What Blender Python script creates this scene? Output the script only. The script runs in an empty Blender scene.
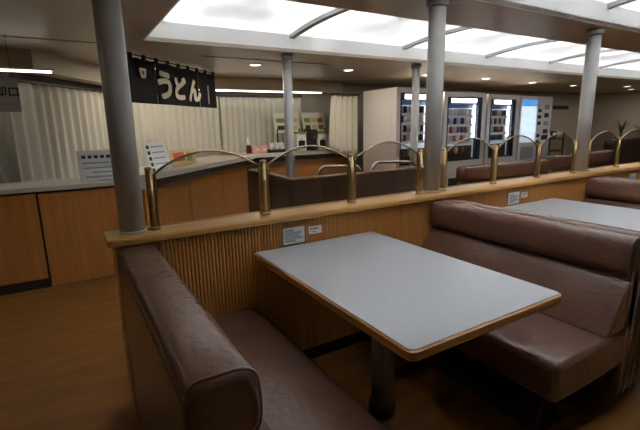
import bpy, bmesh, math, random
from mathutils import Vector, Matrix
random.seed(7)
PI = math.pi
sc = bpy.context.scene
COL = sc.collection

# ------------------------------------------------------------------ camera
CAM = Vector((-0.5693, -1.9086, 1.3177)); YAW, PITCH, ROLL, FPX = 0.5411, -0.2116, -0.0203, 417.56
fw = Vector((math.sin(YAW)*math.cos(PITCH), math.cos(YAW)*math.cos(PITCH), math.sin(PITCH)))
rt = Vector((math.cos(YAW), -math.sin(YAW), 0)); up = rt.cross(fw)
r2 = rt*math.cos(ROLL)+up*math.sin(ROLL); u2 = -rt*math.sin(ROLL)+up*math.cos(ROLL)
cd = bpy.data.cameras.new('camera'); cam = bpy.data.objects.new('camera', cd); COL.objects.link(cam)
cd.sensor_width = 36; cd.lens = 36*FPX/640; cd.clip_start = .02
m = Matrix.Identity(4)
for i in range(3):
    m[i][0] = r2[i]; m[i][1] = u2[i]; m[i][2] = -fw[i]; m[i][3] = CAM[i]
cam.matrix_world = m
sc.camera = cam
# ------------------------------------------------------------------ world and exposure
w = bpy.data.worlds.new('world'); sc.world = w; w.use_nodes = True
w.node_tree.nodes['Background'].inputs[0].default_value = (.02, .02, .022, 1)
w.node_tree.nodes['Background'].inputs[1].default_value = .3
sc.view_settings.view_transform = 'Standard'; sc.view_settings.look = 'None'
sc.view_settings.gamma = 1; sc.view_settings.use_curve_mapping = False
sc.view_settings.exposure = 0.0
TUBE = 440.0           # radiance of the fluorescent tubes above the aisle diffusers
TUBE2 = 520.0          # and above the booth diffusers, two rows
DOWN = 7.0             # watts of each ceiling downlight

# ------------------------------------------------------------------ materials
MATS = {}
def mat(name, col, rough=.5, metal=0, var=0, vscale=(8, 8, 8), bump=0, bscale=60, emit=0, ecol=None, spec=.5, coat=0):
    if name in MATS: return MATS[name]
    mt = bpy.data.materials.new(name); mt.use_nodes = True; nt = mt.node_tree; b = nt.nodes['Principled BSDF']
    b.inputs['Base Color'].default_value = (*col, 1); b.inputs['Roughness'].default_value = rough
    b.inputs['Metallic'].default_value = metal; b.inputs['Specular IOR Level'].default_value = spec
    b.inputs['Coat Weight'].default_value = coat
    if emit:
        b.inputs['Emission Color'].default_value = (*(ecol or col), 1); b.inputs['Emission Strength'].default_value = emit
    if var or bump:
        tc = nt.nodes.new('ShaderNodeTexCoord')
    if var:
        mp = nt.nodes.new('ShaderNodeMapping'); mp.inputs['Scale'].default_value = vscale
        nt.links.new(tc.outputs['Object'], mp.inputs['Vector'])
        nz = nt.nodes.new('ShaderNodeTexNoise'); nz.inputs['Scale'].default_value = 1; nz.inputs['Detail'].default_value = 5
        nt.links.new(mp.outputs[0], nz.inputs['Vector'])
        cr = nt.nodes.new('ShaderNodeValToRGB')
        cr.color_ramp.elements[0].position = .3; cr.color_ramp.elements[1].position = .7
        cr.color_ramp.elements[0].color = (*[c*(1-var) for c in col], 1)
        cr.color_ramp.elements[1].color = (*[min(1, c*(1+var)) for c in col], 1)
        nt.links.new(nz.outputs['Fac'], cr.inputs[0]); nt.links.new(cr.outputs[0], b.inputs['Base Color'])
    if bump:
        n2 = nt.nodes.new('ShaderNodeTexNoise'); n2.inputs['Scale'].default_value = bscale; n2.inputs['Detail'].default_value = 4
        nt.links.new(tc.outputs['Object'], n2.inputs['Vector'])
        bp = nt.nodes.new('ShaderNodeBump'); bp.inputs['Strength'].default_value = bump; bp.inputs['Distance'].default_value = .01
        nt.links.new(n2.outputs['Fac'], bp.inputs['Height']); nt.links.new(bp.outputs[0], b.inputs['Normal'])
    MATS[name] = mt
    return mt

WOOD = (.42, .185, .045)
wood_v = mat('counter wood', WOOD, .4, var=.14, vscale=(22, 22, 1.6))
wood_h = mat('cap wood', (.45, .235, .062), .35, var=.16, vscale=(1.6, 25, 25))
reed_m = mat('reeded wood', (.44, .20, .05), .5, var=.12, vscale=(40, 20, 1.5), spec=.3)
edge_m = mat('table edge wood', (.46, .22, .055), .35, var=.14, vscale=(3, 3, 20))
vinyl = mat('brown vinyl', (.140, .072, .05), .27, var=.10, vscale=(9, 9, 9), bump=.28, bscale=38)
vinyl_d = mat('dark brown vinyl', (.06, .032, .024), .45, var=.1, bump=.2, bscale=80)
pipe_m = mat('vinyl piping', (.15, .09, .07), .35)
plinth_m = mat('black plinth', (.012, .01, .009), .6)
lam = mat('grey white laminate', (.585, .615, .67), .26, var=.03, vscale=(60, 60, 60))
steel_p = mat('painted grey steel', (.47, .465, .45), .42, bump=.25, bscale=18, var=.05)
leg_m = mat('table leg paint', (.24, .20, .165), .4)
brass = mat('brass', (.36, .255, .12), .38, metal=1)
rail_m = mat('polished bronze rail', (.45, .37, .25), .24, metal=1)
chrome = mat('brushed steel', (.7, .69, .66), .25, metal=1)
ceil_m = mat('beige ceiling panel', (.36, .305, .24), .36, var=.04, vscale=(2, 2, 2))
bulk_m = mat('pale beige bulkhead', (.47, .395, .29), .5)
white_p = mat('white paint', (.86, .865, .86), .5)
housing_m = mat('galvanised housing', (.30, .30, .30), .6)
rib_m = mat('grey rib paint', (.34, .35, .35), .5)
curt = mat('cream curtain', (.66, .645, .575), .85, var=.05, vscale=(14, 14, 1))
dark_m = mat('dark rail', (.03, .022, .016), .5)
floor_m = mat('brown floor', (.21, .092, .022), .36, var=.2, vscale=(2.2, 12, 3), spec=.25)
wall_m = mat('cream wall', (.40, .375, .325), .7)
counter_top = mat('white counter top', (.66, .66, .62), .3)
darkwood = mat('dark brown panel', (.055, .03, .02), .35, var=.15, vscale=(12, 12, 2))
navy = mat('black cotton', (.008, .009, .014), .9)
cream_ink = mat('cream dye', (.78, .75, .66), .9)
red_ink = mat('red ink', (.55, .08, .05), .8)
paper = mat('white paper', (.80, .80, .78), .6)
grey_board = mat('grey board', (.50, .49, .48), .6)
ink = mat('dark ink', (.03, .03, .035), .7)
ink_b = mat('blue grey ink', (.36, .40, .46), .7)
yellow_p = mat('yellow paper', (.62, .50, .22), .6)
palegreen = mat('pale yellow paper', (.76, .76, .58), .6)
olive = mat('olive plastic', (.23, .25, .09), .5)
pink = mat('pink plastic', (.75, .36, .36), .5)
black_p = mat('black plastic', (.014, .014, .016), .4)
white_pl = mat('white plastic', (.72, .71, .67), .4)
vm_white = mat('vending white enamel', (.77, .755, .75), .4)
vm_navy = mat('vending navy trim', (.018, .03, .06), .35)
vm_blue = mat('lit pale blue backing', (.5, .6, .7), .5, emit=.6, ecol=(.6, .74, .95))
vm_dark = mat('vending brown poster', (.09, .045, .03), .4)
lampw = mat('lit white lamp cover', (.9, .9, .9), .5, emit=5.0, ecol=(1, .99, .95))
lampw_s = mat('lit strip lamp', (.9, .9, .88), .5, emit=6, ecol=(1, .95, .84))
lampb = mat('lit blue white panel', (.5, .7, .95), .5, emit=.85, ecol=(.72, .87, 1))
downm = mat('lit downlight', (.9, .85, .75), .5, emit=9, ecol=(1, .88, .68))
tube_m = mat('fluorescent tube', (.9, .9, .9), .5, emit=TUBE, ecol=(.985, .99, 1))
tube_n = mat('fluorescent tube of the booth rows', (.9, .9, .9), .5, emit=TUBE2, ecol=(.985, .99, 1))
leaf_m = mat('dark leaf', (.035, .06, .025), .5, var=.3)
terracotta = mat('dark planter', (.06, .045, .035), .6)

def mixmat(name, build):
    mt = bpy.data.materials.new(name); mt.use_nodes = True; nt = mt.node_tree
    nt.nodes.remove(nt.nodes['Principled BSDF']); build(nt, nt.nodes['Material Output']); return mt
def _diff(nt, out):
    t = nt.nodes.new('ShaderNodeBsdfTranslucent'); t.inputs[0].default_value = (.80, .81, .81, 1)
    d = nt.nodes.new('ShaderNodeBsdfDiffuse'); d.inputs[0].default_value = (.78, .79, .79, 1)
    x = nt.nodes.new('ShaderNodeMixShader'); x.inputs[0].default_value = .4
    nt.links.new(t.outputs[0], x.inputs[1]); nt.links.new(d.outputs[0], x.inputs[2]); nt.links.new(x.outputs[0], out.inputs[0])
diffuser_m = mixmat('opal diffuser', _diff)
def _glass(nt, out):
    t = nt.nodes.new('ShaderNodeBsdfTransparent'); t.inputs[0].default_value = (.775, .752, .72, 1)
    g = nt.nodes.new('ShaderNodeBsdfGlossy'); g.inputs['Roughness'].default_value = .02; g.inputs[0].default_value = (.9, .9, .9, 1)
    lw = nt.nodes.new('ShaderNodeLayerWeight'); lw.inputs[0].default_value = .5
    pw = nt.nodes.new('ShaderNodeMath'); pw.operation = 'POWER'; pw.inputs[1].default_value = 5; nt.links.new(lw.outputs['Facing'], pw.inputs[0])
    ma = nt.nodes.new('ShaderNodeMath'); ma.operation = 'MULTIPLY_ADD'; ma.inputs[1].default_value = .8; ma.inputs[2].default_value = .025; nt.links.new(pw.outputs[0], ma.inputs[0])
    x = nt.nodes.new('ShaderNodeMixShader'); nt.links.new(ma.outputs[0], x.inputs[0])
    nt.links.new(t.outputs[0], x.inputs[1]); nt.links.new(g.outputs[0], x.inputs[2]); nt.links.new(x.outputs[0], out.inputs[0])
glass_m = mixmat('smoked glass', _glass)
def _glass2(nt, out):
    t = nt.nodes.new('ShaderNodeBsdfTransparent'); t.inputs[0].default_value = (.97, .97, .97, 1)
    g = nt.nodes.new('ShaderNodeBsdfGlossy'); g.inputs['Roughness'].default_value = .03
    x = nt.nodes.new('ShaderNodeMixShader'); x.inputs[0].default_value = .04
    nt.links.new(t.outputs[0], x.inputs[1]); nt.links.new(g.outputs[0], x.inputs[2]); nt.links.new(x.outputs[0], out.inputs[0])
clear_m = mixmat('clear glass', _glass2)

# ------------------------------------------------------------------ mesh helpers
class B:
    """collects shapes in one bmesh"""
    def __init__(s): s.bm = bmesh.new()
    def _add(s, vs, fs, smooth=False):
        v = [s.bm.verts.new(p) for p in vs]
        out = []
        for f in fs:
            try:
                q = s.bm.faces.new([v[i] for i in f]); q.smooth = smooth; out.append(q)
            except ValueError: pass
        return v, out
    def box(s, x0, x1, y0, y1, z0, z1, bev=0, seg=2, smooth=False, M=None):
        P = [(x, y, z) for x in (x0, x1) for y in (y0, y1) for z in (z0, z1)]
        if M: P = [M @ Vector(p) for p in P]
        v, f = s._add(P, [(0, 1, 3, 2), (4, 6, 7, 5), (0, 4, 5, 1), (2, 3, 7, 6), (0, 2, 6, 4), (1, 5, 7, 3)])
        if bev:
            es = list({e for q in f for e in q.edges})
            r = bmesh.ops.bevel(s.bm, geom=es, offset=bev, segments=seg, profile=.5, affect='EDGES')
            if smooth:
                for q in r['faces']: q.smooth = True
        return s
    def tube(s, path, r, n=8, closed=False, caps=True):
        path = [Vector(p) for p in path]; k = len(path); rings = []
        prev = None
        for i, p in enumerate(path):
            a = path[(i-1) % k] if (closed or i > 0) else p
            c = path[(i+1) % k] if (closed or i < k-1) else p
            t = (c-a).normalized()
            if prev is None:
                h = Vector((0, 0, 1)) if abs(t.z) < .9 else Vector((1, 0, 0)); nrm = (h - t*h.dot(t)).normalized()
            else:
                nrm = (prev - t*prev.dot(t)).normalized()
            prev = nrm; bn = t.cross(nrm)
            rr = r[i] if isinstance(r, (list, tuple)) else r
            rings.append([p + (nrm*math.cos(2*PI*j/n)+bn*math.sin(2*PI*j/n))*rr for j in range(n)])
        vs = [q for R in rings for q in R]; fs = []
        for i in range(k if closed else k-1):
            i2 = (i+1) % k
            for j in range(n):
                fs.append((i*n+j, i*n+(j+1) % n, i2*n+(j+1) % n, i2*n+j))
        if caps and not closed:
            fs += [tuple(range(n)), tuple((k-1)*n+j for j in range(n))]
        v, f = s._add(vs, fs, True)
        for q in f:
            if len(q.verts) > 4: q.smooth = False
        return s
    def lathe(s, prof, n=20, c=(0, 0), smooth=True):
        vs = [(c[0]+r*math.cos(2*PI*j/n), c[1]+r*math.sin(2*PI*j/n), z) for r, z in prof for j in range(n)]
        fs = [(i*n+j, i*n+(j+1) % n, (i+1)*n+(j+1) % n, (i+1)*n+j) for i in range(len(prof)-1) for j in range(n)]
        fs += [tuple(range(n)), tuple((len(prof)-1)*n+j for j in range(n))]
        v, f = s._add(vs, fs, smooth)
        for q in f:
            if len(q.verts) > 4: q.smooth = False
        return s
    def rings(s, R, smooth=True, caps=True):
        n = len(R[0]); vs = [p for r in R for p in r]
        fs = [(i*n+j, i*n+(j+1) % n, (i+1)*n+(j+1) % n, (i+1)*n+j) for i in range(len(R)-1) for j in range(n)]
        if caps: fs += [tuple(range(n)), tuple((len(R)-1)*n+j for j in range(n))]
        v, f = s._add(vs, fs, smooth)
        return s
    def ngon(s, pts, fn, t0, t1, smooth=False):
        """extrude 2D polygon: fn(a,b,t)->xyz"""
        s.rings([[fn(a, b, t0) for a, b in pts], [fn(a, b, t1) for a, b in pts]], smooth); return s
    def done(s, name, mt, parent=None, loc=None, rot=None):
        bmesh.ops.recalc_face_normals(s.bm, faces=s.bm.faces[:])
        me = bpy.data.meshes.new(name); s.bm.to_mesh(me); s.bm.free()
        me.materials.append(mt)
        return put(name, me, parent, loc, rot)
def put(name, me, parent=None, loc=None, rot=None):
    o = bpy.data.objects.new(name, me); COL.objects.link(o)
    if parent: o.parent = parent
    if loc: o.location = loc
    if rot: o.rotation_euler = rot
    return o
def box(name, d, mt, parent=None, bev=0, **k): return B().box(*d, bev=bev).done(name, mt, parent, **k)
def thing(name, label, cat, loc=(0, 0, 0), rz=0, group=None, kind=None):
    o = bpy.data.objects.new(name, None); o.empty_display_size = .1; COL.objects.link(o)
    o.location = loc; o.rotation_euler = (0, 0, rz)
    return tag(o, label, cat, group, kind)
def tag(o, label, cat, group=None, kind=None):
    o['label'] = label; o['category'] = cat
    if group: o['group'] = group
    if kind: o['kind'] = kind
    return o
def struct(o, label=None):
    o['kind'] = 'structure'
    if label: o['label'] = label
    return o
def copy_tree(o, parent=None):
    c = o.copy(); COL.objects.link(c)
    if parent: c.parent = parent
    for ch in list(o.children): copy_tree(ch, c)
    return c
def rounded(pts, rad, seg=5):
    out = []; n = len(pts)
    for i in range(n):
        p = Vector(pts[i]); a = Vector(pts[i-1]); c = Vector(pts[(i+1) % n]); r = rad[i] if isinstance(rad, (list, tuple)) else rad
        if r <= 0: out.append(tuple(p)); continue
        d1 = (a-p); d2 = (c-p); r1 = min(r, d1.length*.49); r_2 = min(r, d2.length*.49)
        s0 = p+d1.normalized()*r1; s1 = p+d2.normalized()*r_2
        for k in range(seg+1):
            t = k/seg; q = s0*(1-t)**2+p*2*t*(1-t)+s1*t*t; out.append(tuple(q))
    return out
def cushion(name, prof, y0, y1, mt, parent, ins=.022, seg=3):
    """soft extrusion of an (x,z) outline along y with rounded ends"""
    cx = (max(p[0] for p in prof)+min(p[0] for p in prof))/2; cz = (max(p[1] for p in prof)+min(p[1] for p in prof))/2
    hx = (max(p[0] for p in prof)-min(p[0] for p in prof))/2; hz = (max(p[1] for p in prof)-min(p[1] for p in prof))/2
    def ring(y, i): return [(cx+(x-cx)*(1-i/hx), y, cz+(z-cz)*(1-i/hz)) for x, z in prof]
    sg = 1 if y1 > y0 else -1; R = []
    for k in range(seg+1):
        a = PI/2*k/seg; R.append(ring(y0+sg*ins*(1-math.cos(a)) if False else y0+sg*ins*(1-math.sin(a)) if False else y0+sg*ins*(k/seg), ins*(1-math.sin(a))))
    L = abs(y1-y0)
    for k in range(1, 6): R.append(ring(y0+sg*(ins+(L-2*ins)*k/6), 0))
    for k in range(seg+1):
        a = PI/2*(1-k/seg); R.append(ring(y1-sg*ins*(1-k/seg), ins*(1-math.sin(a))))
    b = B().rings(R, True)
    for f in b.bm.faces:
        if len(f.verts) > 4: f.smooth = False
    return b.done(name, mt, parent)
def text_mesh(body, size, extrude=.001, offset=0.0, align='CENTER'):
    c = bpy.data.curves.new('lettering', 'FONT'); c.body = body; c.size = size; c.extrude = extrude; c.offset = offset
    c.align_x = align; c.align_y = 'CENTER'; c.resolution_u = 4
    o = bpy.data.objects.new('lettering', c); COL.objects.link(o); bpy.context.view_layer.update()
    me = bpy.data.meshes.new_from_object(o.evaluated_get(bpy.context.evaluated_depsgraph_get()))
    bpy.data.objects.remove(o); bpy.data.curves.remove(c); return me

# ================================================================== ROOM SHELL
CZ = 2.055
X0, X1, Y0, Y1 = -3.2, 13.0, -4.2, 4.85
TR1 = (.126, 9.25, .52, 2.09)      # trough beyond the partition: x0 x1 y0 y1
TR2 = (.126, 6.25, -1.60, -.03)    # trough over the near booths
struct(box('floor', (X0, X1, Y0, Y1, -.06, 0), floor_m), 'dark brown vinyl floor')
cb = B()
def slab(x0, x1, y0, y1): cb.box(x0, x1, y0, y1, CZ, CZ+.03)
slab(X0, .126, Y0, Y1); slab(.126, X1, TR1[3], Y1); slab(.126, X1, TR2[3], TR1[2]); slab(.126, X1, Y0, TR2[2])
slab(TR1[1], X1, TR1[2], TR1[3]); slab(TR2[1], X1, TR2[2], TR2[3])
struct(cb.done('ceiling', ceil_m), 'low beige ceiling panels')
struct(box('wall_left', (X0-.06, X0, Y0, Y1, 0, CZ), wall_m)); struct(box('wall_right', (X1, X1+.06, Y0, Y1, 0, CZ), wall_m))
struct(box('wall_front', (X0, X1, Y0-.06, Y0, 0, CZ), wall_m)); struct(box('wall_back', (X0, X1, Y1, Y1+.06, 0, CZ), wall_m))

# ceiling step on the left and slot on the right
struct(box('trim_1', (X0, .0, 2.37, 2.95, CZ-.006, CZ-.001), ceil_m), 'shallow ceiling step above the left counter')
struct(box('trim_2', (.78, 2.36, 2.68, 2.71, CZ-.004, CZ+.001), dark_m), 'dark slot in the beige ceiling')

# bulkhead over the curtains (a polyline box)
def wallrun(bd, pts, th, z0, z1):
    """vertical slab following a plan polyline, thickness to the left-hand side"""
    n = len(pts); off = []
    for i in range(n):
        d1 = (Vector(pts[i])-Vector(pts[i-1])).normalized() if i > 0 else None
        d2 = (Vector(pts[i+1])-Vector(pts[i])).normalized() if i < n-1 else None
        d1 = d1 or d2; d2 = d2 or d1
        nn = (Vector((-d1.y, d1.x))+Vector((-d2.y, d2.x))).normalized(); s = th/max(.3, nn.dot(Vector((-d1.y, d1.x))))
        off.append(Vector(pts[i])+nn*s)
    R = [[(p[0], p[1], z0), (p[0], p[1], z1), (q.x, q.y, z1), (q.x, q.y, z0)] for p, q in zip(pts, off)]
    bd.rings(R, False); return bd
BH = [(X0, 2.92), (-.72, 2.92), (.27, 4.40), (3.75, 4.40)]
struct(wallrun(B(), BH, .22, 1.865, CZ).done('wall_bulkhead', bulk_m), 'beige bulkhead above the curtains')
CW = [(X0, 3.22), (-.88, 3.22), (.12, 4.66), (3.75, 4.66)]
struct(wallrun(B(), CW, .04, .0, CZ).done('wall_curtained', wall_m), 'wall behind the curtains')

# ------------------------------------------------------------------ light troughs
def arch(y0, y1, y):
    t = (y-(y0+y1)/2)/((y1-y0)/2); return 2.205+.052*(1-t*t)
def trough(T, label, ribs_from, pitch, rows, tmat):
    x0, x1, y0, y1 = T
    t = thing('ceiling_light_trough', label, 'ceiling light', (x0, y0, CZ), 0, 'ceiling light troughs', )
    L, W = x1-x0, y1-y0
    zf = .165
    # fascias
    B().box(0, L, W, W+.012, -.001, zf).done('fascia', white_p, t); B().box(0, L, -.012, 0, -.001, zf).done('fascia', white_p, t)
    B().box(-.012, 0, -.012, W+.012, -.001, zf).done('fascia', white_p, t); B().box(L, L+.012, -.012, W+.012, -.001, zf).done('fascia', white_p, t)
    # lamp housing above
    hb = B(); hb.box(-.03, L+.03, -.04, W+.04, .40, .42); hb.box(-.03, L+.03, W+.013, W+.04, .10, .40); hb.box(-.03, L+.03, -.04, -.013, .10, .40)
    hb.box(-.03, -.013, -.04, W+.04, .10, .40); hb.box(L+.013, L+.03, -.04, W+.04, .10, .40)
    hb.done('lamp_housing', housing_m, t)
    xs = [0]; x = ribs_from-x0
    while x < L-.2: xs.append(x); x += pitch
    xs.append(L)
    N = 16; ys = [W*k/N for k in range(N+1)]
    az = lambda y: arch(0, W, y)-CZ
    for a, b in zip(xs[:-1], xs[1:]):
        p = [[(a, y, az(y)+.012) for y in ys]+[(a, y, az(y)+.016) for y in reversed(ys)], [(b, y, az(y)+.012) for y in ys]+[(b, y, az(y)+.016) for y in reversed(ys)]]
        B().rings(p, True).done('diffuser_panel', diffuser_m, t)
        for yy in [q if q > 0 else W+q for q in rows]:
            B().tube([(a+.05, yy, .257), (b-.05, yy, .257)], .016, 6).done('lamp_tube', tmat, t)
    for x in xs[1:-1]:
        p = [[(x+s, y, az(y)-.022) for y in ys]+[(x+s, y, az(y)+.012) for y in reversed(ys)] for s in (-.03, .03)]
        B().rings(p, False).done('rib', rib_m, t)
    return t
trough(TR1, 'long arched white ceiling light trough beyond the brass and glass partition', 1.545, 1.51, (.11, -.11), tube_m)
trough(TR2, 'long arched white ceiling light trough over the near brown booths', 1.78, 1.51, (.11, -.11), tube_n)

# ------------------------------------------------------------------ downlights
def downlight(x, y, label, watts):
    t = thing('downlight', label, 'ceiling light', (x, y, CZ), 0, 'round ceiling downlights')
    B().lathe([(.085, 0), (.085, -.006), (.068, -.012), (.062, -.004), (.062, 0)], 20).done('trim_ring', white_p, t)
    B().lathe([(.06, 0), (.06, -.008)], 20).done('lamp_lens', downm, t)
    l = bpy.data.lights.new('downlight_lamp', 'AREA'); l.shape = 'DISK'; l.size = .10; l.energy = watts; l.color = (1, .88, .70)
    lo = bpy.data.objects.new('downlight_lamp', l); COL.objects.link(lo); lo.parent = t; lo.location = (0, 0, -.016)
for x, y, lb in ((1.54, 3.05, 'round warm downlight in the ceiling left of the thin column'), (2.90, 3.03, 'round warm downlight in the ceiling right of the thin column'),
              (4.42, 3.05, 'round warm downlight between the middle column and the thin column beside it'),
              (-1.75, -1.6, 'added unseen fill downlight over the aisle left of the near bench'), (-1.75, .5, 'added unseen fill downlight over the aisle in front of the left counter'),  # two out-of-view fill lamps, added to brighten the left column and aisle
              (.55, 3.80, 'added hidden fill downlight on the serving side behind the black banner'),  # hidden fill lamp, added to brighten the curtains behind the counter
              (5.82, 3.06, 'round warm downlight above the second vending machine'), (7.38, 3.2, 'round warm downlight above the third vending machine'),
              (9.0, 3.29, 'round warm downlight just left of the right column'), (10.66, 2.97, 'upper of the two downlights at the far right'),
              (11.9, 3.41, 'lower of the two downlights at the far right')):
    downlight(x, y, lb, DOWN*1.5 if 'serving side' in lb else DOWN if x > 0 else DOWN*.27)

# ------------------------------------------------------------------ strip lamps at the bulkhead
for x0, x1, y, lb in ((-2.6, -.56, 2.89, 'lit strip lamp above the curtains on the far left'), (1.0, 3.3, 4.37, 'lit strip lamp above the curtains behind the thin column')):
    t = thing('strip_lamp', lb, 'lamp', ((x0+x1)/2, y, 1.84), 0, 'strip lamps above the curtains'); h = (x1-x0)/2
    B().box(-h, h, -.012, .03, .025, .04).done('lamp_base', white_p, t)
    B().tube([(-h+.02, 0, .012), (h-.02, 0, .012)], .0085, 8).done('lamp_tube', lampw_s, t)

# ================================================================== PARTITION
PX0, PX1 = -.435, 8.6
YC = .08
pt = thing('partition', 'low wood partition with reeded front and rounded cap between the booths and the aisle', 'partition', (0, 0, 0))
B().box(PX0, PX1, .006, .155, 0, .836).done('core', wood_v, pt)
rb = B(); pit = .017; n = int((PX1-PX0-.05)/pit); prof = []
for i in range(n):
    x = PX0+.045+i*pit
    prof += [(x, .004), (x+.0025, -.0005), (x+.006, -.002), (x+.011, -.002), (x+.0145, -.0005)]
vs = [(x, y, z) for z in (.06, .836) for x, y in prof]; k = len(prof)
rb._add(vs, [(i, i+1, k+i+1, k+i) for i in range(k-1)]); ro = rb.done('reeded_panel', reed_m, pt); ro['kind'] = 'stuff'
B().box(PX0-.004, PX0+.045, -.008, .16, 0, .838, bev=.004).done('end_post', wood_v, pt)
cp = rounded([(-.032, .836), (-.032, .866), (.19, .866), (.19, .836)], [.004, .014, .014, .004], 4)
R = [[(x, a, b) for a, b in cp] for x in (PX0-.03, PX0-.02, PX1)]
R[0] = [(x, .08+(a-.08)*.93, b) for x, a, b in R[0]]
B().rings(R, False).done('cap', wood_h, pt)
B().box(PX0+.02, PX1, -.006, .004, 0, .07).done('kick_board', plinth_m, pt)

# ------------------------------------------------------------------ columns
def column(x, y, z0, label, r=.053):
    t = thing('column', label, 'column', (x, y, z0), 0, 'grey steel columns')
    H = CZ-z0
    B().lathe([(r, .001), (r, H-.045)], 28).done('shaft', steel_p, t)
    B().lathe([(r+.004, .001), (r+.004, .01), (r, .014)], 28).done('base_ring', steel_p, t)
    B().lathe([(r+.012, H-.045), (r+.016, H-.04), (r+.016, H-.002)], 28).done('collar', rib_m, t)
column(-.352, YC, .866, 'thick grey painted steel column at the left end of the partition')
column(1.497, YC, .866, 'grey painted steel column on the partition in the middle of the picture')
column(3.335, YC, .866, 'grey painted steel column on the partition at the right')
column(1.57, 2.27, 0, 'thin looking grey column beyond the partition near the menu boards', .05)
column(3.43, 2.27, 0, 'thin looking grey column beyond the partition beside the first vending machine', .05)

# ------------------------------------------------------------------ brass posts and glass screens on the cap
def bpost(x, label):
    t = thing('brass_post', label, 'post', (x, YC, .866), 0, 'brass posts on the partition')
    B().lathe([(.0155, .001), (.0155, .275)], 16).done('shaft', brass, t)
    B().lathe([(.028, .001), (.028, .008), (.021, .016)], 16).done('base_flange', brass, t)
    B().lathe([(.0175, .275), (.0175, .279), (.012, .285)], 16).done('end_cap', brass, t)
def screen(xa, xb, label):
    t = thing('glass_screen', label, 'glass screen', (xa, YC, .866), 0, 'arched smoked glass screens on the partition')
    Wd = xb-xa; a, b = .0225, Wd-.0225; N = 18
    top = [(a+(b-a)*k/N, .250+.094*math.sin(PI*k/N)**.8) for k in range(N+1)]
    pts = [(a, .012)]+top+[(b, .012)]
    B().ngon(pts, lambda p, q, s: (p, s, q), -.003, .003).done('pane', glass_m, t)
    for q in (a, b): B().box(q-.006, q+.006, -.008, .008, .001, .252, bev=.002).done('side_channel', brass, t)
    path = [(a, 0, .2525)]+[(p, 0, q) for p, q in top]+[(b, 0, .2525)]
    B().tube(path, .0052, 8).done('arch_rail', rail_m, t)
bays = [[-.262, .290, .846, 1.395], [1.605, 2.140, 2.690, 3.225], [3.445, 3.99, 4.54, 5.09], [5.30, 5.85, 6.40, 6.95]]
ordn = ['first', 'second', 'third', 'fourth']
for bi, bx in enumerate(bays):
    where = ['between the left and middle columns', 'between the middle and right columns', 'just right of the right column', 'far along the partition'][bi]
    for i, x in enumerate(bx): bpost(x, f'{ordn[i]} brass post from the left {where}')
    for i in range(3): screen(bx[i], bx[i+1], f'{ordn[i]} arched smoked glass screen from the left {where}')

# ================================================================== BOOTHS
YE = -1.165
def bench_side(t, s, xi, xo, xs):
    f = lambda P: [(s*x, z) for x, z in P]
    cushion('back_bolster', f(rounded([(xi, .655), (xi, .833), (xo, .833), (xo+.012, .70), (xo-.008, .655)], [.01, .032, .05, .05, .03])), -.012, YE, vinyl, t)
    cushion('back_cushion', f(rounded([(xi, .425), (xi, .652), (xo-.01, .652), (xo+.035, .59), (xo+.135, .425)], [.01, .01, .03, .05, .01])), -.012, YE, vinyl, t, .012)
    cushion('seat_cushion', f(rounded([(xi+.02, .25), (xi+.02, .424), (xs-.0, .424), (xs+.008, .36), (xs-.02, .25)], [.01, .01, .045, .04, .02])), -.012, YE-.004, vinyl, t)
    path = [(s*x, YE+.016, z) for x, z in rounded([(xi+.004, .64), (xi+.004, .828), (xo-.002, .828), (xo+.006, .70), (xo-.01, .66)], [.01, .03, .05, .05, .03])]
    B().tube(path, .005, 6).done('piping', pipe_m, t)
def bench(c, single, label):
    t = thing('booth_bench', label, 'bench', (c, 0, 0), 0, 'brown vinyl booth benches')
    if single:
        bench_side(t, 1, -.066, .088, .535)
        B().box(-.072, -.012, YE+.01, -.012, .075, .80, bev=.01).done('back_panel', vinyl, t)
        B().box(-.05, .42, YE+.11, -.012, 0, .25).done('plinth', plinth_m, t)
        B().box(-.06, .06, YE+.006, YE+.03, .08, .70, bev=.008).done('end_panel', vinyl_d, t)
    else:
        bench_side(t, -1, .001, .10, .60); bench_side(t, 1, .001, .10, .60)
        B().box(-.09, .09, YE, YE+.04, .10, .70, bev=.008).done('end_panel', vinyl, t)
        for x in (-.09, -.03, .03, .09): B().tube([(x, YE-.001, .10), (x, YE-.001, .69)], .005, 6).done('piping', pipe_m, t)
        B().box(-.48, .48, YE+.11, -.012, 0, .25).done('plinth', plinth_m, t)
    return t
bench(-.365, True, 'brown vinyl booth bench at the left, seen from its back and end')
bench(1.495, False, 'brown vinyl double booth bench to the right of the near table')
bench(3.37, False, 'brown vinyl booth bench behind the far table at the right edge')

# ------------------------------------------------------------------ tables
def table(cx, label):
    t = thing('booth_table', label, 'table', (cx, 0, 0), 0, 'booth tables')
    hw, yb, yf = .3755, -.010, -1.142
    out = rounded([(-hw, yb), (hw, yb), (hw, yf), (-hw, yf)], [.012, .012, .03, .03], 5)
    inn = rounded([(-hw+.008, yb-.008), (hw-.008, yb-.008), (hw-.008, yf+.008), (-hw+.008, yf+.008)], [.01, .01, .024, .024], 5)
    B().rings([[(x, y, .664) for x, y in inn], [(x, y, .668) for x, y in out], [(x, y, .694) for x, y in out], [(x, y, .6985) for x, y in inn]], False).done('edge_band', edge_m, t)
    B().ngon(inn, lambda x, y, s: (x, y, s), .690, .7005).done('table_top', lam, t)
    B().box(-.16, .16, -.86, -.28, .636, .664, bev=.004).done('support_plate', plinth_m, t)
    B().lathe([(.052, .06), (.052, .64)], 24, (0, -.572)).done('leg', leg_m, t)
    B().lathe([(.062, .001), (.062, .055), (.058, .062), (.052, .066)], 24, (0, -.572)).done('base_sleeve', mat('dark sleeve', (.06, .05, .045), .4), t)
table(.5525, 'large grey white booth table with a wood edge in the foreground')
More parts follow.
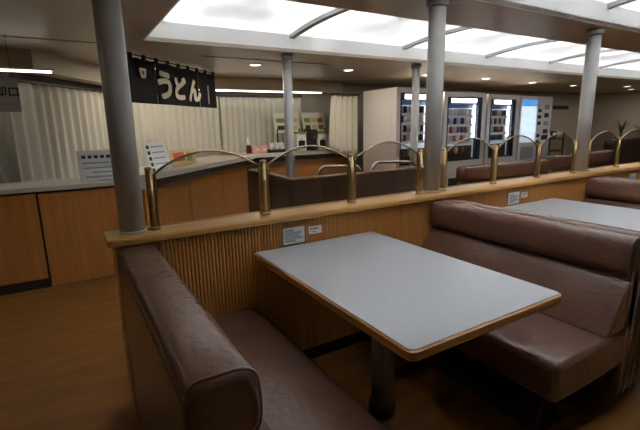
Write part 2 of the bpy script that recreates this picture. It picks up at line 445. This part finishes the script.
table(2.425, 'grey white booth table half hidden behind the middle brown bench')

# ------------------------------------------------------------------ notices on the partition
def notice(x, z, wd, ht, rows, label):
    t = thing('notice', label, 'notice', (x, -.0045, z), 0, 'white notices on the partition')
    B().box(-wd/2, wd/2, -.004, 0, -ht/2, ht/2, bev=.0008).done('sheet', paper, t)
    for i, (zz, l, m_) in enumerate(rows):
        B().box(-wd*.40, -wd*.40+wd*.8*l, -.0046, -.0039, zz*ht-.006*ht/.09, zz*ht+.006*ht/.09).done('printed_line', m_, t)
RA = [(.32, .5, ink_b), (.16, .95, ink_b), (.0, .8, ink_b), (-.16, 1.0, ink_b), (-.32, .6, ink_b)]
RB = [(.18, .8, ink), (-.2, .55, ink_b)]
for k, wh in ((0, 'above the near table'), (1, 'above the half hidden table'), (2, 'at the right edge')):
    dx = 1.87*k
    notice(.41+dx, .752, .128, .088, RA, f'larger white printed notice on the reeded partition {wh}')
    if k < 2: notice(.541+dx, .764, .080, .042, RB, f'small white printed notice on the reeded partition {wh}')

# ================================================================== LEFT COUNTER
def cabinet(x0, x1, kick, label):
    t = thing('counter_cabinet', label, 'cabinet', ((x0+x1)/2, 2.2, 0), 0, 'wood cabinets of the left counter'); h = (x1-x0)/2
    B().box(-h+.002, h-.002, .02, .50, .0, .818).done('body', darkwood, t)
    B().box(-h+.006, h-.006, 0, .02, .085 if kick else .004, .812, bev=.002).done('front_panel', wood_v, t)
    if kick: B().box(-h+.006, h-.006, .012, .02, .0, .083).done('kick_board', plinth_m, t)
cabinet(-2.62, -1.72, True, 'orange wood counter cabinet at the far left, mostly outside the picture')
cabinet(-1.716, -.815, True, 'orange wood counter cabinet at the left edge with a dark kick board')
cabinet(-.811, -.03, False, 'orange wood counter cabinet beside the left column, reaching the floor')
t = thing('low_worktop', 'white top of the low left counter below the curtains', 'worktop', (-1.3, 2.17, .82))
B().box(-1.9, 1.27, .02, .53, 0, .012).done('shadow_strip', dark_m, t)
B().box(-1.9, 1.27, -.005, .53, .0125, .05, bev=.004).done('slab', counter_top, t)

# ================================================================== DIAGONAL AND FAR SERVING COUNTERS
R45 = PI/4
LD = 2.42
t = thing('serving_counter', 'diagonal serving counter with white top and orange wood front under the black banner', 'counter', (0, 1.95, 0))
q2 = math.sqrt(.5)
def dpt(u, v): return (u*q2-v*q2, u*q2+v*q2)        # along the diagonal front, and back from it
def dpoly(off, u1, dep):
    # plan outline: front edge set back by off, left end cut straight along y at x = 0
    f0 = (0, 2*off*q2); f1 = dpt(u1, off); b1 = dpt(u1, dep); b0 = (0, 2*dep*q2)
    return [f0, f1, b1, b0]
up_ = lambda x, y, z: (x, y, z)
B().ngon(dpoly(.14, LD, .62), up_, 0, .80).done('body', darkwood, t)
for i in range(3):
    ua = .12+(LD-.12)*i/3+.003; ub = .12+(LD-.12)*(i+1)/3-.003
    B().ngon([dpt(ua, .12), dpt(ub, .12), dpt(ub, .1395), dpt(ua+(.0195 if i == 0 else 0), .1395)], up_, .004, .80).done('front_panel', wood_v, t)
B().box(-.016, -.001, .18, .86, .004, .80).done('end_panel', wood_h, t)
B().ngon(dpoly(.03, LD, .62), up_, .8005, .872).done('under_band', dark_m, t)  # plain dark band beneath the top slab
B().ngon(dpoly(0, LD+.02, .64), up_, .8725, .92).done('top_slab', counter_top, t)
B().box(-.09, -.001, .02, .20, .8005, .93, bev=.003).done('end_block', counter_top, t)
fx0 = 1.75
t = thing('serving_counter', 'far serving counter along the curtains with white top and wood front', 'counter', (fx0, 3.80, 0))
B().box(0, 1.85, .14, .60, 0, .80).done('body', darkwood, t)
for i in range(3):
    a = 1.85*i/3; B().box(a+.003, a+1.85/3-.003, .12, .14, .004, .80, bev=.002).done('front_panel', wood_v, t)
B().box(0, 1.85, .05, .60, .80, .872).done('under_band', dark_m, t)  # same dark band below the far counter top
B().box(0, 1.87, 0, .60, .8725, .92, bev=.004).done('top_slab', counter_top, t)

# ------------------------------------------------------------------ curtains
def curtain(p0, p1, z0, z1, label, pleats, amp=.035, sweep=None, seedv=0):
    p0 = Vector((*p0, 0)); p1 = Vector((*p1, 0)); d = p1-p0; L = d.length; d.normalize(); nrm = Vector((d.y, -d.x, 0))
    t = thing('curtain', label, 'curtain', tuple(p0+Vector((0, 0, z0))), math.atan2(d.y, d.x), 'cream pleated curtains')
    rnd = random.Random(seedv); N = pleats*10; H = z1-z0; nz = 7
    ph = [rnd.uniform(-.5, .5) for _ in range(pleats+2)]; am = [rnd.uniform(.6, 1.15) for _ in range(pleats+2)]
    vs = []
    for j in range(nz+1):
        v = j/nz
        for i in range(N+1):
            u = i/N; k = int(u*pleats); fr = u*pleats-k
            A = am[k]*(1-fr)+am[k+1]*fr; P_ = ph[k]*(1-fr)+ph[k+1]*fr
            x = u*L; y = amp*A*math.sin(2*PI*u*pleats+P_)*(1-.35*v)
            z = v*H
            if sweep: x, z = sweep(u, v, L, H)
            vs.append((x, y, z))
    fs = [(j*(N+1)+i, j*(N+1)+i+1, (j+1)*(N+1)+i+1, (j+1)*(N+1)+i) for j in range(nz) for i in range(N)]
    b = B(); b._add(vs, fs, True); o = b.done('cloth', curt, t)
    so = o.modifiers.new('thickness', 'SOLIDIFY'); so.thickness = .004
    if not sweep: B().box(0, L, -.03, .03, H, H+.075).done('curtain_rail', dark_m, t)
    else: B().box(0, L, -.03, .03, H, H+.03).done('curtain_rail', dark_m, t)
    return t
ct = 1.785
curtain((-3.0, 3.15), (-.955, 3.15), .55, ct, 'cream pleated curtain behind the hanging grey sign at the far left', 16, seedv=1)
curtain((-.95, 3.03), (.13, 4.56), .55, ct, 'cream pleated curtain on the slanted wall behind the left column', 13, .032, seedv=2)
curtain((.16, 4.58), (1.55, 4.58), .55, ct, 'cream pleated curtain behind the serving counter under the black banner', 15, .013, seedv=3)
curtain((1.57, 4.58), (3.0, 4.58), .55, ct, 'cream pleated curtain behind the menu boards', 15, .013, seedv=4)
def sw(u, v, L, H):
    x = u*L - .07*(1-v)*(1-u) + .10*max(0, .35-v)*(1-u)
    z = v*H + (1-v)*(.12*(1-u)**2.5)
    return x, z
curtain((3.06, 3.72), (3.57, 3.72), .80, 1.77, 'cream curtain swept aside beside the first vending machine', 5, .03, sweep=sw, seedv=5)

# ------------------------------------------------------------------ black banner (noren)
BAN0 = (.058, 2.677, 2.045); BL = 1.754; BT, BBOT = -.012, -.47
t = thing('shop_curtain', 'black cloth banner with cream Japanese lettering hanging over the serving counter', 'banner', BAN0, R45)
def cloth_y(x): return .012*math.sin(x*7.0)+.006*math.sin(x*17+1)
npan = 4
for i in range(npan):
    a, b = BL*i/npan+.003, BL*(i+1)/npan-.003; N = 14
    vs = []
    for j in range(5):
        for q in range(N+1):
            x = a+(b-a)*q/N; zt = BT-.016-.012*abs(math.sin(q/N*PI*3)); z = BBOT+(zt-BBOT)*j/4
            vs.append((x, cloth_y(x)*(1-j/5), z))
    bb = B(); bb._add(vs, [(j*(N+1)+q, j*(N+1)+q+1, (j+1)*(N+1)+q+1, (j+1)*(N+1)+q) for j in range(4) for q in range(N)], True)
    o = bb.done('cloth_panel', navy, t); so = o.modifiers.new('thickness', 'SOLIDIFY'); so.thickness = .003; so.offset = 1
for i in range(9):
    x = .04+i*(BL-.08)/8
    B().box(x-.022, x+.022, -.012, .012, -.05, .004).done('loop', navy, t)
B().tube([(-.02, 0, -.012), (BL+.02, 0, -.012)], .008, 8).done('rod', dark_m, t)
def letter(ch, s0, s1, z0, z1, off, mt=cream_ink):
    me = text_mesh(ch, 1, .002, 0); 
    xs = [v.co.x for v in me.vertices]; ys = [v.co.y for v in me.vertices]
    sx = (s1-s0)/(max(xs)-min(xs)); sy = (z1-z0)/(max(ys)-min(ys))
    ax, ay = (min(xs)+max(xs))/2, (min(ys)+max(ys))/2
    cx, cz = (s0+s1)/2, (z0+z1)/2; bm2 = bmesh.new()
    for k in range(9):
        n0 = len(bm2.verts); bm2.from_mesh(me); bm2.verts.ensure_lookup_table()
        ox, oz = (0, 0) if k == 8 else (off*math.cos(k*PI/4), off*math.sin(k*PI/4))
        for v in bm2.verts[n0:]:
            x = cx+(v.co.x-ax)*sx*.88+ox*.3; z = cz+(v.co.y-ay)*sy*.88+oz*.3
            v.co = (x, cloth_y(x)*(1-max(0, (z-BBOT)/(BT-.03-BBOT))*.8)-.019-v.co.z-.00005*k, z)
    bm2.to_mesh(me); bm2.free()
    me.materials.clear(); me.materials.append(mt)
    return put('letter', me, t)
letter('う', .43, .665, -.415, -.115, .055); letter('ど', .735, .985, -.405, -.145, .055); letter('ん', 1.05, 1.32, -.41, -.145, .055)
# emblem: cream shield with a red centre, and a narrow pale strip at the right
em = rounded([(.135, -.128), (.255, -.128), (.235, -.225), (.16, -.225)], .02, 3)
e = B().ngon(em, lambda a, b, s: (a, s, b), -.018, -.014).done('emblem', cream_ink, t)
B().ngon(rounded([(.178, -.152), (.215, -.152), (.210, -.195), (.182, -.195)], .015, 3), lambda a, b, s: (a, s, b), -.0205, -.0175).done('emblem_centre', red_ink, e)
B().box(1.50, 1.53, -.0225, -.019, -.425, -.19).done('pale_strip', mat('faded pale dye', (.42, .40, .42), .9), t)

# ------------------------------------------------------------------ hanging sign at the left
t = thing('hanging_sign', 'grey hanging sign with dark Japanese characters at the left edge', 'sign', (-1.015, 2.3, 1.47))
B().box(-.19, .195, -.006, .006, 0, .258, bev=.002).done('board', grey_board, t)
me = text_mesh('返却口', .082, .0008, .0018); me.materials.clear(); me.materials.append(ink); put('lettering', me, t, (.076, -.0075, .15), (PI/2, 0, 0))
for i in range(7): B().box(-.15+i*.047, -.15+i*.047+.028, -.0072, -.0062, .055, .070).done('printed_mark', ink_b, t)
for x in (-.15, .16): B().tube([(x, 0, .256), (x, 0, CZ-1.47)], .0015, 5).done('cord', dark_m, t)

# ------------------------------------------------------------------ cards on the counters
def card(name, loc, rz, wd, ht, tilt, rows, label, mt=paper, wedge=True, cat='notice'):
    t = thing(name, label, cat, loc, rz)
    M = Matrix.Rotation(-tilt, 4, 'X')
    B().box(-wd/2, wd/2, -.003, .003, .003, ht, M=M).done('sheet', mt, t)
    for zz, a, l, h_, m_ in rows:
        B().box(-wd/2+a*wd, -wd/2+(a+l)*wd, -.0042, -.0031, zz*ht-h_*ht/2, zz*ht+h_*ht/2, M=M).done('printed_mark', m_, t)
    # back foot
    B().box(-wd*.3, wd*.3, math.sin(tilt)*ht*.55+.004, math.sin(tilt)*ht*.55+.07, .001, .004).done('foot', white_pl, t)
    B().box(-wd*.3, wd*.3, math.sin(tilt)*ht*.55, math.sin(tilt)*ht*.55+.005, .001, math.cos(tilt)*ht*.55, ).done('strut', white_pl, t)
    return t
rows = [(.78, .08+.115*i, .075, .10, ink) for i in range(7)]+[(.58, .08, .5, .05, ink_b), (.42, .08, .75, .05, ink_b), (.27, .25, .5, .05, ink_b), (.12, .12+.11*i, .07, .08, ink_b) if False else (.12, .12, .7, .07, ink_b)]
card('notice_card', (-.27, 2.36, .871), 0, .43, .27, .10, rows, 'wide white printed card standing on the left counter beside the column')
rows = [(.82-.19*i, .08, .12, .12, ink) for i in range(5)]+[(.82-.19*i, .28, .6, .05, ink_b) for i in range(5)]
card('menu_card', (.205, 2.305, .921), R45, .33, .285, .22, rows, 'white menu card with dark marks leaning on the diagonal counter')
rows = [(.55, .08, .45, .55, red_ink), (.5, .62, .22, .6, olive)]
card('price_card', (.56, 2.845, .921), R45, .48, .17, .18, rows, 'yellow and red card lying back on the diagonal counter', yellow_p)
# items on the far counter
def bottle(x, y, z, label):
    t = thing('sauce_bottle', label, 'bottle', (x, y, z))
    B().lathe([(.035, .001), (.037, .01), (.037, .11), (.022, .13)], 16).done('body', mat('dark red bottle', (.06, .012, .012), .3), t)
    B().lathe([(.024, .128), (.026, .14), (.024, .21), (.012, .225)], 16).done('cap', white_pl, t)
bottle(1.80, 4.08, .921, 'dark red bottle with a tall white cap beside the pink box')
t = thing('tissue_box', 'pink box on the far counter next to the bottle', 'box', (1.965, 4.08, .921))
B().box(-.12, .12, -.06, .06, .001, .105, bev=.012).done('body', pink, t)
for x in (-.05, .07): B().box(x-.025, x+.025, -.0615, -.058, .04, .075).done('printed_mark', cream_ink, t)
B().ngon(rounded([(-.05, -.02), (.05, -.02), (.05, .02), (-.05, .02)], .015, 3), lambda a, b, s: (a, b, s), .104, .107).done('slot', black_p, t)
t = thing('serving_tray', 'black tray holding the white cups on the far counter', 'tray', (2.27, 4.10, .921))
B().box(-.17, .17, -.12, .12, .001, .012, bev=.003).done('base', black_p, t)
for d in ((-.17, -.158, -.12, .12), (.158, .17, -.12, .12), (-.158, .158, -.12, -.108), (-.158, .158, .108, .12)): B().box(*d, .012, .045).done('rim', black_p, t)
for i, x in enumerate((2.19, 2.27, 2.35)):
    t = thing('cup', ['left', 'middle', 'right'][i]+' white cup on the black tray', 'cup', (x, 4.09, .934), 0, 'white cups on the tray')
    B().lathe([(.024, .001), (.033, .04), (.038, .13), (.035, .13), (.028, .04), (.02, .006)], 16).done('bowl', white_pl, t)
    B().lathe([(.02, .0005), (.02, .004)], 12).done('foot_ring', white_pl, t)
# menu boards on slanted stands
def menu_board(x, y, label, wd, cells):
    t = thing('menu_board', label, 'menu board', (x, y, .921), 0, 'slanted menu boards')
    M = Matrix.Rotation(-.30, 4, 'X'); z0, z1 = .30, .64
    B().box(-wd/2, wd/2, 0, .012, z0, z1, M=M).done('board', palegreen, t)
    B().box(-wd/2+.01, wd/2-.01, -.002, 0, z1-.075, z1-.012, M=M).done('header', paper, t)
    for i in range(cells):
        a = -wd/2+.03+i*(wd-.06)/cells
        B().box(a+.01, a+(wd-.06)/cells-.01, -.003, -.0005, z0+.17, z0+.24, M=M).done('picture', [olive, yellow_p, red_ink][i % 3], t)
        B().box(a+.015, a+(wd-.06)/cells-.02, -.003, -.0005, z0+.05, z0+.12, M=M).done('picture', [ink, yellow_p, olive][i % 3], t)
    for xx in (-wd/2+.03, wd/2-.03): B().box(xx-.01, xx+.01, .085, .105, .001, z0+.05).done('support', black_p, t)
    B().box(-wd/2, wd/2, .05, .13, .001, .01).done('base', black_p, t)
menu_board(2.60, 4.22, 'pale yellow menu board behind the thin column', .46, 2)
menu_board(3.10, 4.20, 'pale yellow menu board right of the thin column', .44, 3)
def dispenser(x, y, wd, ht, face, label, top):
    t = thing('dispenser', label, 'dispenser', (x, y, .921), 0)
    B().box(-wd/2, wd/2, 0, .20, .001, ht, bev=.006).done('body', face, t)
    B().box(-wd*.34, wd*.34, -.004, .001, ht*.18, ht*.62).done('front_recess', black_p, t)
    B().box(-wd/2-.006, wd/2+.006, -.012, .21, ht, ht+.035, bev=.004).done('lid', top, t)
    B().lathe([(.012, ht*.66), (.012, ht*.74)], 10, (0, -.008)).done('spout', chrome, t)
dispenser(2.66, 3.98, .17, .27, white_pl, 'white drink dispenser with an olive lid behind the thin column', olive)
dispenser(2.88, 3.98, .11, .30, black_p, 'narrow black dispenser in the middle of the far counter', black_p)
dispenser(3.04, 3.97, .15, .27, white_pl, 'white dispenser with a dark recess right of the black one', olive)
dispenser(3.24, 3.97, .19, .26, white_pl, 'short white dispenser at the right end of the far counter', olive)

# ================================================================== STAIR GUARD WITH CHROME HANDRAILS
t = thing('stair_guard', 'dark brown low stair enclosure with a metal top trim beyond the partition', 'low wall', (1.17, 1.46, 0))
GL = 1.80
for i in range(3):
    a = GL*i/3; B().box(a+.002, a+GL/3-.002, 0, .05, .002, .83, bev=.002).done('panel', darkwood, t)
for i in range(2):
    a = .052+.5*i; B().box(0, .05, a+.002, a+.498, .002, .83, bev=.002).done('panel', darkwood, t)
B().box(-.006, GL, -.006, .056, .8305, .85, bev=.003).done('top_trim', chrome, t)
B().box(-.006, .056, .0565, 1.06, .8305, .85, bev=.003).done('top_trim', chrome, t)
def handrail(x0, x1, y, label):
    t = thing('handrail', label, 'handrail', (x0, y, 0), 0, 'chrome handrails of the stair'); L = x1-x0
    P_ = [(0, 0, .02), (0, 0, .80)]
    for k in range(1, 7):
        a = PI/2*k/6; P_.append((.09-.09*math.cos(a), 0, .80+.11*math.sin(a)))
    P_ += [(L*.6, 0, .895), (L-.06, 0, .885), (L, 0, .84), (L, 0, .02)]
    B().tube(P_, .017, 10).done('rail', chrome, t)
    for x in (0, L): B().lathe([(.04, .001), (.04, .012), (.02, .02)], 14, (x, 0)).done('floor_flange', chrome, t)
handrail(1.58, 2.12, 1.70, 'curved chrome handrail seen through the second glass screen')
handrail(2.27, 2.90, 1.70, 'curved chrome handrail seen through the third glass screen')

# ================================================================== VENDING MACHINES
can_cols = [mat('can silver', (.55, .57, .6), .35), mat('can dark blue', (.03, .06, .16), .4), mat('can red', (.30, .09, .07), .4), mat('can white', (.72, .72, .7), .4), mat('can brown', (.13, .06, .03), .4), mat('can green', (.05, .18, .08), .4)]
_can = None
def can_mesh(mt):
    key = 'canmesh'+mt.name
    if key not in bpy.data.meshes:
        bm_ = B().lathe([(.026, 0), (.032, .006), (.032, .09), (.024, .10)], 10)
        bmesh.ops.recalc_face_normals(bm_.bm, faces=bm_.bm.faces[:]); me = bpy.data.meshes.new(key); bm_.bm.to_mesh(me); bm_.bm.free(); me.materials.append(mt)
    return bpy.data.meshes[key]
def vending(x0, x1, h, label, seedv, y=2.85):
    wd = x1-x0; t = thing('vending_machine', label, 'vending machine', (x0, y, 0), 0, 'white vending machines'); rnd = random.Random(seedv)
    B().box(0, wd, .10, .80, .04, h, bev=.008).done('cabinet', vm_white, t)
    d = B(); a, b, z0, z1 = .075, wd-.10, .70, h-.075
    d.box(0, a, 0, .0995, .06, h); d.box(b, wd, 0, .0995, .06, h); d.box(a, b, 0, .0995, .06, z0); d.box(a, b, 0, .0995, z1, h)
    d.done('door', vm_white, t)
    B().box(a+.001, b-.001, .085, .0993, z0+.001, z1-.001).done('display_backing', vm_blue, t)
    B().box(a+.023, b-.102, .079, .0845, z1-.17, z1-.106).done('blue_band', mat('vending blue band', (.10, .17, .30), .4, emit=.06, ecol=(.3, .5, 1)), t)
    fr = B(); fr.box(a, a+.022, -.004, .06, z0, z1); fr.box(b-.10, b, -.004, .06, z0, z1); fr.box(a+.022, b-.10, -.004, .06, z1-.105, z1); fr.box(a+.022, b-.10, -.004, .06, z0, z0+.03)
    fr.done('window_frame', vm_navy, t)
    B().box(a+.08, b-.15, -.012, -.0045, z1-.088, z1-.022, bev=.003).done('header_lamp', lampw, t)
    B().tube([(b-.155, .03, z0+.36), (b-.155, .03, z1-.12)], .022, 10).done('side_lamp', lampw, t)
    n = 7; xr = (a+.06, b-.24)
    B().box(a+.023, b-.185, .02, .084, z0+.03, z0+.24).done('poster', vm_dark, t)
    for r, z in enumerate((z1-.285, z1-.425, z1-.565, z1-.70)):
        B().box(a+.023, b-.185, .012, .084, z-.014, z).done('shelf', white_pl, t)
        B().box(a+.03, b-.20, .006, .0118, z-.040, z-.012).done('button_strip', vm_white, t)
        for i in range(n):
            o = put('sample_can', can_mesh(rnd.choice(can_cols if r == 3 else [can_cols[0], can_cols[3], can_cols[0], can_cols[3], can_cols[3], can_cols[0], can_cols[3], can_cols[1], can_cols[2], can_cols[1]])), t, (xr[0]+(xr[1]-xr[0])*i/(n-1), .048, z+.0005))
    for i in range(4):
        B().lathe([(.04, 0), (.055, .02), (.06, .09), (.05, .10)], 12).done('poster_cup', can_cols[[4, 3, 2, 4][i]], t, (a+.10+i*(b-a-.36)/3, .055, z0+.12), )
    B().box(a, b-.101, -.0015, .002, z0, z1-.106).done('window_pane', clear_m, t)
    B().box(b-.075, b-.025, -.008, -.0045, 1.15, 1.30).done('coin_panel', chrome, t)
    B().box(a+.08, b-.25, -.006, -.0002, .22, .42, bev=.002).done('delivery_flap', black_p, t)
    B().box(.02, wd-.02, .12, .78, 0, .04).done('foot', plinth_m, t)
vending(3.62, 4.515, 1.833, 'white vending machine nearest the curtain, its plain left side showing', 1)
vending(4.60, 5.60, 1.79, 'white vending machine just right of the middle column', 2)
vending(5.65, 6.51, 1.777, 'white vending machine third from the curtain', 3)
# the fourth one has a lit blue-white panel and a column of small stickers
t = thing('vending_machine', 'white vending machine at the right end with a lit blue white panel', 'vending machine', (6.56, 2.85, 0), 0, 'white vending machines')
B().box(0, .98, .03, .80, .04, 1.76, bev=.008).done('cabinet', vm_white, t)
B().box(0, .98, 0, .0295, .06, 1.76, bev=.003).done('door', vm_white, t)
B().box(.03, .48, -.012, -.0003, 1.60, 1.70, bev=.003).done('header', mat('blue header', (.06, .25, .55), .4, emit=.6, ecol=(.1, .45, 1)), t)
for r in range(4):
    B().box(.03, .48, -.010, -.0003, .93+.165*r, 1.085+.165*r, bev=.003).done('lit_panel', lampb, t)
for r in range(7):
    B().box(.54, .64, -.006, -.0003, .90+.115*r, .96+.115*r).done('button', [black_p, vm_navy, white_pl, black_p][r % 4], t)
for r in range(4):
    B().box(.74, .88, -.006, -.0003, 1.08+.15*r, 1.16+.15*r).done('sticker', [black_p, ink_b, black_p, ink_b][r % 4], t)
B().box(.70, .90, -.01, -.0003, .96, 1.05).done('coin_panel', black_p, t)
B().box(.08, .48, -.008, -.0003, .55, .85, bev=.003).done('delivery_flap', ink_b, t)
B().box(.02, .96, .06, .78, 0, .04).done('foot', plinth_m, t)

# ================================================================== FAR BENCHES AND RIGHT END
def far_bench(x0, x1, y, ht, label, seat=True, rz=0, m_=vinyl):
    t = thing('long_bench', label, 'bench', (x0, y, 0), rz, 'far brown benches'); L = x1-x0
    f = lambda nm, pr, mm: B().rings([[(x, (a), b) for a, b in pr] for x in (0, .02, L-.02, L)], True).done(nm, mm, t)
    f('back_bolster', rounded([(0, ht-.19), (0, ht), (.17, ht), (.17, ht-.19)], [.03, .06, .06, .03]), m_)
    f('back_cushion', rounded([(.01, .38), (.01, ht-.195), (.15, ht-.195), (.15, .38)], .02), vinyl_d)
    f('seat_cushion', rounded([(.152, .25), (.152, .42), (.52, .42), (.52, .25)], [.01, .02, .05, .02]), m_)
    B().box(.05, L-.05, .02, .48, 0, .249).done('plinth', plinth_m, t)
    B().tube([(.0, .085, ht+.002), (L, .085, ht+.002)], .006, 6).done('piping', mat('pale piping', (.35, .28, .24), .4), t)
far_bench(3.60, 5.35, 1.52, .785, 'brown vinyl bench beyond the partition right of the middle column')
far_bench(5.68, 7.4, 1.62, .80, 'brown vinyl bench beyond the partition left of the right column')
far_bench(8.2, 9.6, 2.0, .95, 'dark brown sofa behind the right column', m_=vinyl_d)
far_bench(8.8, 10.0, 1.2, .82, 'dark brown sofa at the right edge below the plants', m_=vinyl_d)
# planter with spiky plants
t = thing('planter_box', 'long dark planter ledge at the right edge', 'planter', (10.3, 2.1, 0))
B().box(-.15, .15, -.6, .9, .001, .80, bev=.01).done('box', terracotta, t)
B().box(-.17, .17, -.62, .92, .80, .83, bev=.006).done('rim', terracotta, t)
B().box(-.13, .13, -.58, .88, .8305, .838).done('soil', plinth_m, t)
for k, (yy, lb) in enumerate(((2.82, 'leftmost'), (2.42, 'second'), (2.02, 'third'), (1.62, 'rightmost'))):
    t = thing('spiky_plant', lb+' dark spiky plant in the planter at the right edge', 'plant', (10.3, yy, .838), 0, 'plants in the planter'); rnd = random.Random(30+k)
    B().tube([(0, 0, 0), (0, 0, .06)], .02, 6).done('stem', leaf_m, t)
    for i in range(18):
        az = rnd.uniform(0, 2*PI); le = rnd.uniform(.3, .52); sp = rnd.uniform(.04, .14)
        dx, dy = math.cos(az), math.sin(az); R = []
        for q in range(5):
            u = q/4; ww = .022*(1-u)**.6*(1 if q else .6)+.001; cx, cy, cz = dx*sp*u*u*1.2, dy*sp*u*u*1.2, .05+le*u*(1-.15*u)
            R.append([(cx-dy*ww, cy+dx*ww, cz), (cx+dx*.004, cy+dy*.004, cz-.004), (cx+dy*ww, cy-dx*ww, cz), (cx, cy, cz+.003)])
        B().rings(R, True).done('leaf', leaf_m, t)
# rack and wall sign at the right end
t = thing('wall_sign', 'long dark sign high on the cream wall left of the right column', 'sign', (11.35, Y1-.02, 1.62))
B().box(-.38, .38, 0, .018, 0, .10, bev=.004).done('board', black_p, t)
B().box(-.39, .39, -.004, .0, -.008, .0, bev=0).done('lower_trim', chrome, t)
t = thing('display_rack', 'dark rack with small goods beside the last vending machine', 'rack', (9.0, 3.55, 0))
for z in (.35, .62, .90): B().box(-.35, .35, 0, .35, z, z+.03, bev=.003).done('shelf', darkwood, t)
for x in (-.35, .32):
    for y in (.002, .32): B().box(x, x+.03, y, y+.03, .001, 1.05, bev=.002).done('upright', darkwood, t)
for i, x in enumerate((-.22, 0, .2)):
    q = thing('carton', ['leftmost', 'middle', 'rightmost'][i]+' small dark carton on the rack beside the vending machines', 'box', (9.0+x, 3.6, .931), 0, 'cartons on the rack')
    B().box(-.07, .07, 0, .12, 0, .16+.05*(i == 0), bev=.004).done('body', [black_p, darkwood, ink_b][i], q)
    B().box(-.05, .05, -.002, .0, .04, .11).done('printed_label', paper, q)
